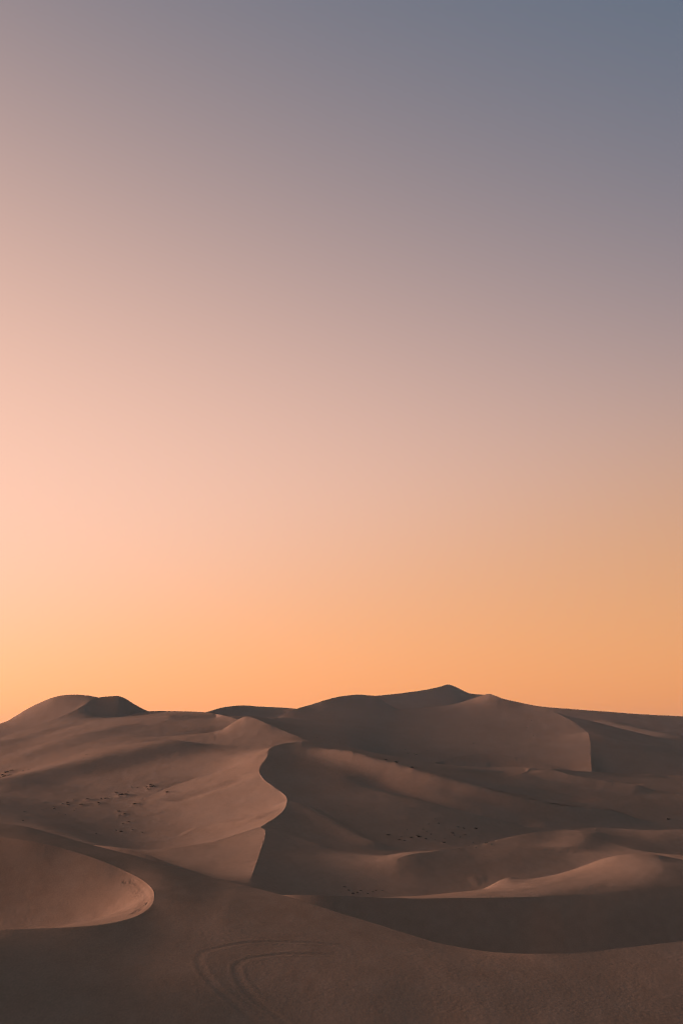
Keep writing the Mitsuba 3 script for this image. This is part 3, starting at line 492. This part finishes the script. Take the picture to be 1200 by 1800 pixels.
# shrubs: column, row, width in pixels
SHRUBS = {
    'edge': [(20, 1358, 9), (12, 1362, 10), (4, 1367, 9), (17, 1375, 8), (8, 1379, 8), (2, 1374, 7), (41, 1361, 6), (51, 1359, 4)],
    'basin_left': [(49, 1421, 3), (43, 1427.5, 5), (73, 1423, 3), (81, 1423, 3), (40, 1443, 4)],
    'basin_row': [(95, 1419, 5), (110, 1414, 5), (119, 1412, 6), (120, 1416, 6), (95, 1423, 5), (103, 1429.5, 4), (115, 1432.5, 3), (130, 1426, 3), (134, 1422, 3), (130, 1407, 3)],
    'basin_mid': [(143, 1415.5, 6), (154, 1406.5, 8), (173, 1413, 7), (174, 1416, 4), (178, 1405, 4), (185, 1405, 6), (193, 1402, 3)],
    'basin_rim': [(204, 1393.5, 6), (222, 1399.5, 7), (225, 1392, 4), (231, 1384, 4), (242, 1384.5, 4), (258, 1384, 5), (260, 1388, 5)],
    'basin_low': [(237, 1414.5, 7), (209, 1427, 6), (211, 1434, 6), (219, 1432, 5), (216, 1449, 5), (226, 1446, 6)],
    'slope': [(152, 1341, 4), (147, 1349, 3)],
    'spur': [(204, 1460, 4), (213, 1463, 6), (233, 1459, 4), (250, 1464, 4), (169, 1466, 5)],
    'floor_up': [(764, 1440, 4), (752, 1449, 5), (770, 1448, 5), (779, 1448, 3)],
    'floor_left': [(743, 1459, 5), (715, 1460, 3), (749, 1463, 4), (757, 1467, 4), (682, 1469, 7), (705, 1472, 4), (733, 1470, 6), (737, 1473, 8), (722, 1474, 7), (702, 1477, 5), (711, 1479, 5), (748, 1476, 6), (781, 1475, 3), (764, 1477, 3)],
    'floor_right': [(804, 1455, 7), (815, 1457, 5), (836, 1458, 8), (795, 1466, 7), (799, 1469, 5), (808, 1472, 4), (817, 1469, 5), (840, 1471, 5)],
    'floor_edge': [(811, 1482, 3), (823, 1487, 3), (831, 1482, 3), (855, 1483, 7), (836, 1490, 3), (863, 1485, 3), (806, 1492, 3)],
    'front': [(605, 1561, 5), (612, 1567, 6), (620, 1573, 6), (634, 1568, 6), (628, 1571, 5), (660, 1567, 4), (646, 1572, 4), (672, 1566, 3), (655, 1569, 3)],
    'ridge': [(678, 1355, 5), (724, 1371, 7), (644, 1348, 4), (705, 1362, 4), (717, 1367, 3)],
    'far': [(712, 1318, 4), (717, 1325, 4), (728, 1325, 3), (731, 1327, 4), (832, 1308, 4), (557, 1297, 4), (934, 1267, 3), (937, 1294, 4), (926, 1279, 3), (750, 1320, 3)],
    'fold': [(1038, 1427, 4), (1001, 1430, 3), (1072, 1428, 3)],
    'biggest': [(213, 1400, 13)], 'pair': [(268, 1384, 10), (264, 1381, 7)], 'lone': [(294, 1394.5, 10)], 'crest': [(696, 1361, 10)], 'middle_floor': [(780, 1483, 7)], 'right_edge': [(1173, 1442, 9)]}
SPOTS = []
for kind, pts in SHRUBS.items():
    P = np.array(pts, float); q = visible(V, TRI, P[:, 0], P[:, 1])
    for (c, r, w), p in zip(pts, q):
        if np.isfinite(p[0]):
            SPOTS.append((kind, p, w * p[1] / F))
for kind, p, w in SPOTS:                        # every shrub has caught a little drift sand, trailing away from the wind
    k = np.nonzero((np.abs(W[:, 0] - p[0]) < 4 * w) & (np.abs(W[:, 1] - p[1]) < 8 * w))[0]
    dx, dy = W[k, 0] - p[0], W[k, 1] - p[1]
    W[k, 2] += 0.22 * w * np.exp(-(np.where(dx > 0, dx / (1.6 * w), dx / (0.7 * w))) ** 2 - (dy / (1.6 * w)) ** 2)

# slow unevenness of the wind-laid surface
_n = lambda s, seed: meshkit.fbm(np.stack([W[:, 0] / s, W[:, 1] / (1.6 * s), np.zeros(len(W))], 1), 3, seed) - 0.5
_far = np.clip(W[:, 1] / 120, 0.25, 3.0)
W[~CREST_F, 2] += (_far * (0.10 * _n(9.0, 1) + 0.05 * _n(2.7, 5)))[~CREST_F]
W[CREST_F, 2] += (np.clip(W[:, 1] / 300, 0.2, 2.0) * 0.16 * (meshkit.fbm(W * [0.35, 0.35, 0], 3, 9) - 0.5))[CREST_F]


def ground_height(x, y):
    """A triangle lookup on the finished terrain."""
    from trimesh.ray.ray_pyembree import RayMeshIntersector
    if not hasattr(ground_height, 'ray'):
        ground_height.ray = RayMeshIntersector(trimesh.Trimesh(W, TRI_F, process=False))
    o = np.stack([x, y, np.full(len(x), 400.0)], 1)
    p, ray, _ = ground_height.ray.intersects_location(o, np.tile([0, 0, -1.0], (len(x), 1)), multiple_hits=False)
    out = np.full(len(x), np.nan); out[ray] = p[:, 2]
    return out


# ------------------------------------------------------------------ materials
def sand_colour(p, n, uv):
    g = mikit.fbm(p.x * 24, p.y * 8, p.z * 24, 2) - 0.5           # grain
    m = mikit.fbm(p.x * 1.9, p.y * 0.6, p.z * 2.0, 3) - 0.5       # patches of coarser and finer sand
    b = mikit.fbm(p.x * 0.11 + 7, p.y * 0.05, p.z * 0.3, 3) - 0.5
    k = 0.90 * (1 + 0.28 * g + 0.20 * m + 0.16 * b)
    t = dr.clip(0.5 + 0.8 * b + 0.5 * m, 0, 1)
    return mikit.mix((0.442, 0.227, 0.130), (0.410, 0.231, 0.144), t) * k


def sand_relief(p, n, uv):
    w = mikit.fbm(p.x * 0.35, p.y * 0.35, 0, 2)
    ripple = dr.sin((p.y * 0.8 + p.x * 0.5 + w * 3.0) * 2 * math.pi / 0.17) * mikit.smoothstep(0.42, 0.62, mikit.fbm(p.x * 0.13 + 3, p.y * 0.13, 0, 2))
    return 0.35 * ripple + 0.9 * mikit.fbm(p.x * 9, p.y * 9, p.z * 9, 2)


scene['sand'] = {'type': 'bumpmap', 'arbitrary': {'type': 'diffuse', 'reflectance': mikit.proc(sand_colour)}, 'texture_b': mikit.proc(sand_relief, eps=0.02), 'scale': 0.012}
scene['dry_leaf'] = {'type': 'twosided', 'bsdf': {'type': 'diffuse', 'reflectance': mikit.proc(lambda p, n, uv: mikit.mix((0.045, 0.042, 0.024), (0.085, 0.066, 0.040), mikit.noise(p.x * 3, p.y * 3, p.z * 3)))}}

# ------------------------------------------------------------------ dust in the air
scene['dusty_air'] = {'type': 'homogeneous', 'albedo': {'type': 'rgb', 'value': [0.95, 0.95, 0.95]}, 'sigma_t': HAZE}
scene['haze'] = {'type': 'cube', 'to_world': T().translate([0, 0, 20.0]).scale([60000, 60000, 62.0]), 'bsdf': {'type': 'null'}, 'interior': {'type': 'ref', 'id': 'dusty_air'}}
scene['camera']['medium'] = {'type': 'ref', 'id': 'dusty_air'}
labels['haze'] = {'label': 'thin dust haze in the evening air over the dunes', 'kind': 'stuff', 'category': 'haze'}

# ------------------------------------------------------------------ the dunes, one object each
main = CURVES[:NCURVES]
_kinds = ['near', 'ridge', 'pit', 'right', 'centre', 'middle', 'left', 'back', 'star', 'lens', 'far', 'valley', 'basin', 'desert']
_own = np.concatenate([np.full(len(c[1]), _kinds.index(c[0])) for c in main]); _tree = cKDTree(np.concatenate([c[1] for c in main]))
_c = W[TRI_F].mean(1)
_face_kind = _own[_tree.query(np.stack([K1 * _c[:, 0] / _c[:, 1], np.log(_c[:, 1])], 1))[1]]
TRI2, SRC = crease_split(TRI_F, N0, CREST_F)
V2 = W[SRC]
NORM = meshkit.arrays((V2, TRI2), True)[2]
_d = np.full(len(_c), 9.0)
for r in RUT_LINES:
    k = np.nonzero(_c[:, 1] < 80)[0]
    _d[k] = np.minimum(_d[k], cKDTree(r[:, :2]).query(_c[k, :2])[0])
_rut = (_d < 0.62) & (_face_kind == _kinds.index('near'))
NAMES = {'near': ('sand_dune', 'broad brown near dune with a scooped hollow on the left, filling the foreground'), 'pit': ('sand_dune_001', 'dune with a lit crest above a wide dark slip face, behind the near dune on the right'),
         'right': ('sand_dune_002', 'low rounded dune with a short winding crest, behind the dark slip face on the right'), 'centre': ('sand_dune_003', 'central dune with a winding S-shaped crest, lit on its left and dark on its right'),
         'middle': ('sand_dune_004', 'long folded dark slope running from the middle peak to the right edge'), 'left': ('sand_dune_005', 'big lit dune rising to a twin top on the left of the skyline'),
         'back': ('sand_dune_006', 'rounded far dune under the skyline left of the highest peak'), 'star': ('sand_dune_007', 'large far dune with a pointed top and a curved right edge, right of the middle'),
         'lens': ('sand_dune_008', 'small dark lens-shaped dune at the foot of the large far dune'), 'far': ('sand_dune_009', 'farthest dune ridge with the highest peak on the skyline'),
         'ridge': ('sand_dune_010', 'narrow dark ridge between the near dune and the lit slopes on the left'), 'valley': ('sand_floor', 'sandy valley floor between the middle dunes'),
         'basin': ('sand_floor_001', 'lit sandy basin dotted with shrubs on the left'), 'desert': ('desert', 'low open desert round the dunes')}


def part(key, mask):
    used, idx = np.unique(TRI2[mask], return_inverse=True)
    path = meshkit.write_ply((V2[used], idx.reshape(-1, 3)), False, normals=NORM[used])
    scene[key] = {'type': 'ply', 'filename': path, 'face_normals': False, 'bsdf': {'type': 'ref', 'id': 'sand'}}


for kind, (key, label) in NAMES.items():
    mask = _face_kind == _kinds.index(kind)
    if kind == 'near':
        part(key + '__surface', mask & ~_rut); part(key + '__wheel_track', mask & _rut)
        labels[key + '__wheel_track'] = {'label': 'pair of curved wheel ruts turning across the near dune'}
    else:
        part(key, mask)
    labels[key] = {'label': label, 'kind': 'structure'}

# the rest of the desert, all round and out to the horizon
_r = np.concatenate([[2.0], np.geomspace(5, 3000, 110), np.geomspace(3300, 45000, 24)]); _az = np.radians(np.linspace(0, 360, 361))
_R, _A = np.meshgrid(_r, _az, indexing='ij'); _x, _y = _R * np.sin(_A), _R * np.cos(_A)
_out = np.clip((np.abs((np.degrees(_A) + 180) % 360 - 180) - 28.6) / 25, 0, 1)
_z = np.interp(_R, [2, 5, 20, 45, 110, 200, 300, 450, 700, 1000, 1400, 2200, 3000, 6000], [-4, -5, -8, -9, -9.5, -15, -17, -15, -13, -10, -14, -16, -16, -18]) - 0.25
_z = _z + _out * (meshkit.fbm(np.stack([_x / 160, _y / 160, 0 * _x], -1), 3, 3) - 0.5) * np.clip(_R / 30, 0, 18)
_inside = (np.abs(_x) < 0.545 * _y) & (_y > 5.4) & (_y < 2850)
_z = np.where(_inside, np.minimum(_z - 6, -34), _z)
_q = (np.arange(len(_r) - 1)[:, None] * len(_az) + np.arange(len(_az) - 1)[None, :]).ravel()
_f = np.stack([_q, _q + 1, _q + len(_az) + 1, _q + len(_az)], 1)[:, ::-1]
scene['ground'] = mikit.ply((np.stack([_x.ravel(), _y.ravel(), _z.ravel()], 1), _f), 'sand', smooth=True)
labels['ground'] = {'label': 'open sand desert reaching to the horizon all round', 'kind': 'structure'}

# ------------------------------------------------------------------ shrubs
def shrub_mesh(seed, n=130):
    """A low dry tuft one metre wide: bent tapering blades and a few twigs from one root, wider than tall."""
    r = np.random.default_rng(seed); v, f = [], []
    for _ in range(n):
        az, lean = r.uniform(0, 2 * math.pi), abs(r.normal(0, 0.62)); ln = r.uniform(0.28, 0.55); root = r.normal(0, 0.13, 2) * [1.3, 0.8]
        d = np.array([math.cos(az) * math.sin(lean) * 1.2, math.sin(az) * math.sin(lean), 0.75 * math.cos(lean)]); side = np.cross(d, [0.3, 0.2, 1.0]); side /= np.linalg.norm(side) + 1e-9
        pts = [np.array([root[0], root[1], -0.06]) + d * ln * q + np.array([0, 0, -0.22 * ln * q * q * (0.4 + lean)]) for q in (0, 0.4, 0.75, 1.0)]
        w = r.uniform(0.012, 0.028); b = len(v)
        for p, k in zip(pts, (0.8, 1.0, 0.7, 0.12)):
            v += [p - side * w * k, p + side * w * k]
        for k in range(3):
            f += [[b + 2 * k, b + 2 * k + 1, b + 2 * k + 3, b + 2 * k + 2]]
    return np.array(v), np.array(f)


TUFTS = [mikit.ply(shrub_mesh(s), 'dry_leaf') for s in range(8)]
SHRUB_LABELS = {'edge': ('dark shrub on a low sand mound at the left edge of the picture', 'shrubs on the mounds at the left edge'), 'basin_left': ('tiny tuft at the far left end of the left basin', 'tufts at the far left end of the basin'), 'basin_row': ('small tuft in the loose row left of the middle of the left basin', 'loose row of tufts in the basin'),
                'basin_mid': ('small tuft just left of the widest tuft of the left basin', 'tufts left of the widest one'), 'basin_rim': ('small tuft on the upper rim of the left basin behind the widest tuft', 'tufts on the upper basin rim'),
                'basin_low': ('small tuft below the widest tuft where the left basin darkens', 'tufts below the widest one'), 'slope': ('tiny faint tuft halfway up the big lit slope on the left', 'tufts halfway up the left slope'),
                'spur': ('small tuft at the lower end of the lit spur below the left basin', 'tufts on the lit spur'), 'floor_up': ('small tuft on the upper side of the patch of tufts below the central dark slope', 'upper tufts of the dark slope patch'), 'floor_left': ('dark tuft in the dense left part of the patch below the central dark slope', 'dense left tufts of the dark slope patch'),
                'floor_right': ('faint tuft in the loose right part of the patch below the central dark slope', 'loose right tufts of the dark slope patch'), 'floor_edge': ('tuft at the lower right rim of its patch, against a pale dune crest', 'tufts against the pale crest'),
                'front': ('small tuft just behind the thin lit crest above the dark slip face', 'tufts behind the thin lit crest'), 'ridge': ('small tuft along the pale fold in the upper dark slope right of the centre', 'tufts along the pale fold'),
                'far': ('tiny tuft on the far dunes below the skyline', 'tufts on the far dunes'), 'fold': ('tiny tuft on the pale fold near the right edge', 'tufts on the right fold'), 'biggest': ('widest dark tuft in the middle of the left basin', None),
                'pair': ('dark tuft of a close pair at the upper rim of the left basin', 'close pair of tufts at the basin rim'), 'lone': ('lone olive tuft on the smooth lit slope right of the basin', None), 'crest': ('darkest tuft, alone on the upper dark slope right of the winding crest', None),
                'middle_floor': ('round dark tuft standing lowest on the floor below the central dark slope', None), 'right_edge': ('dark low tuft in the hollow close to the right edge', None)}
_gz = ground_height(np.array([p[0] for _, p, _ in SPOTS]), np.array([p[1] for _, p, _ in SPOTS]))
for i, ((kind, p, w), gz) in enumerate(zip(SPOTS, _gz)):
    key = 'desert_shrub' + ('' if i == 0 else f'_{i:03d}')
    sc = w * RNG.uniform(1.0, 1.45)
    scene[key] = {**TUFTS[i % 8], 'to_world': T().translate([float(p[0]), float(p[1]), float(gz if np.isfinite(gz) else p[2])]).rotate([0, 0, 1], float(RNG.uniform(-50, 50))).scale([sc, sc, sc * float(RNG.uniform(0.75, 1.1))])}
    labels[key] = {'label': SHRUB_LABELS[kind][0], 'category': 'shrub'}
    if SHRUB_LABELS[kind][1]:
        labels[key]['group'] = SHRUB_LABELS[kind][1]
print('done', len(V2), len(TRI2), len(SPOTS), round(_t.time() - _t0, 1))
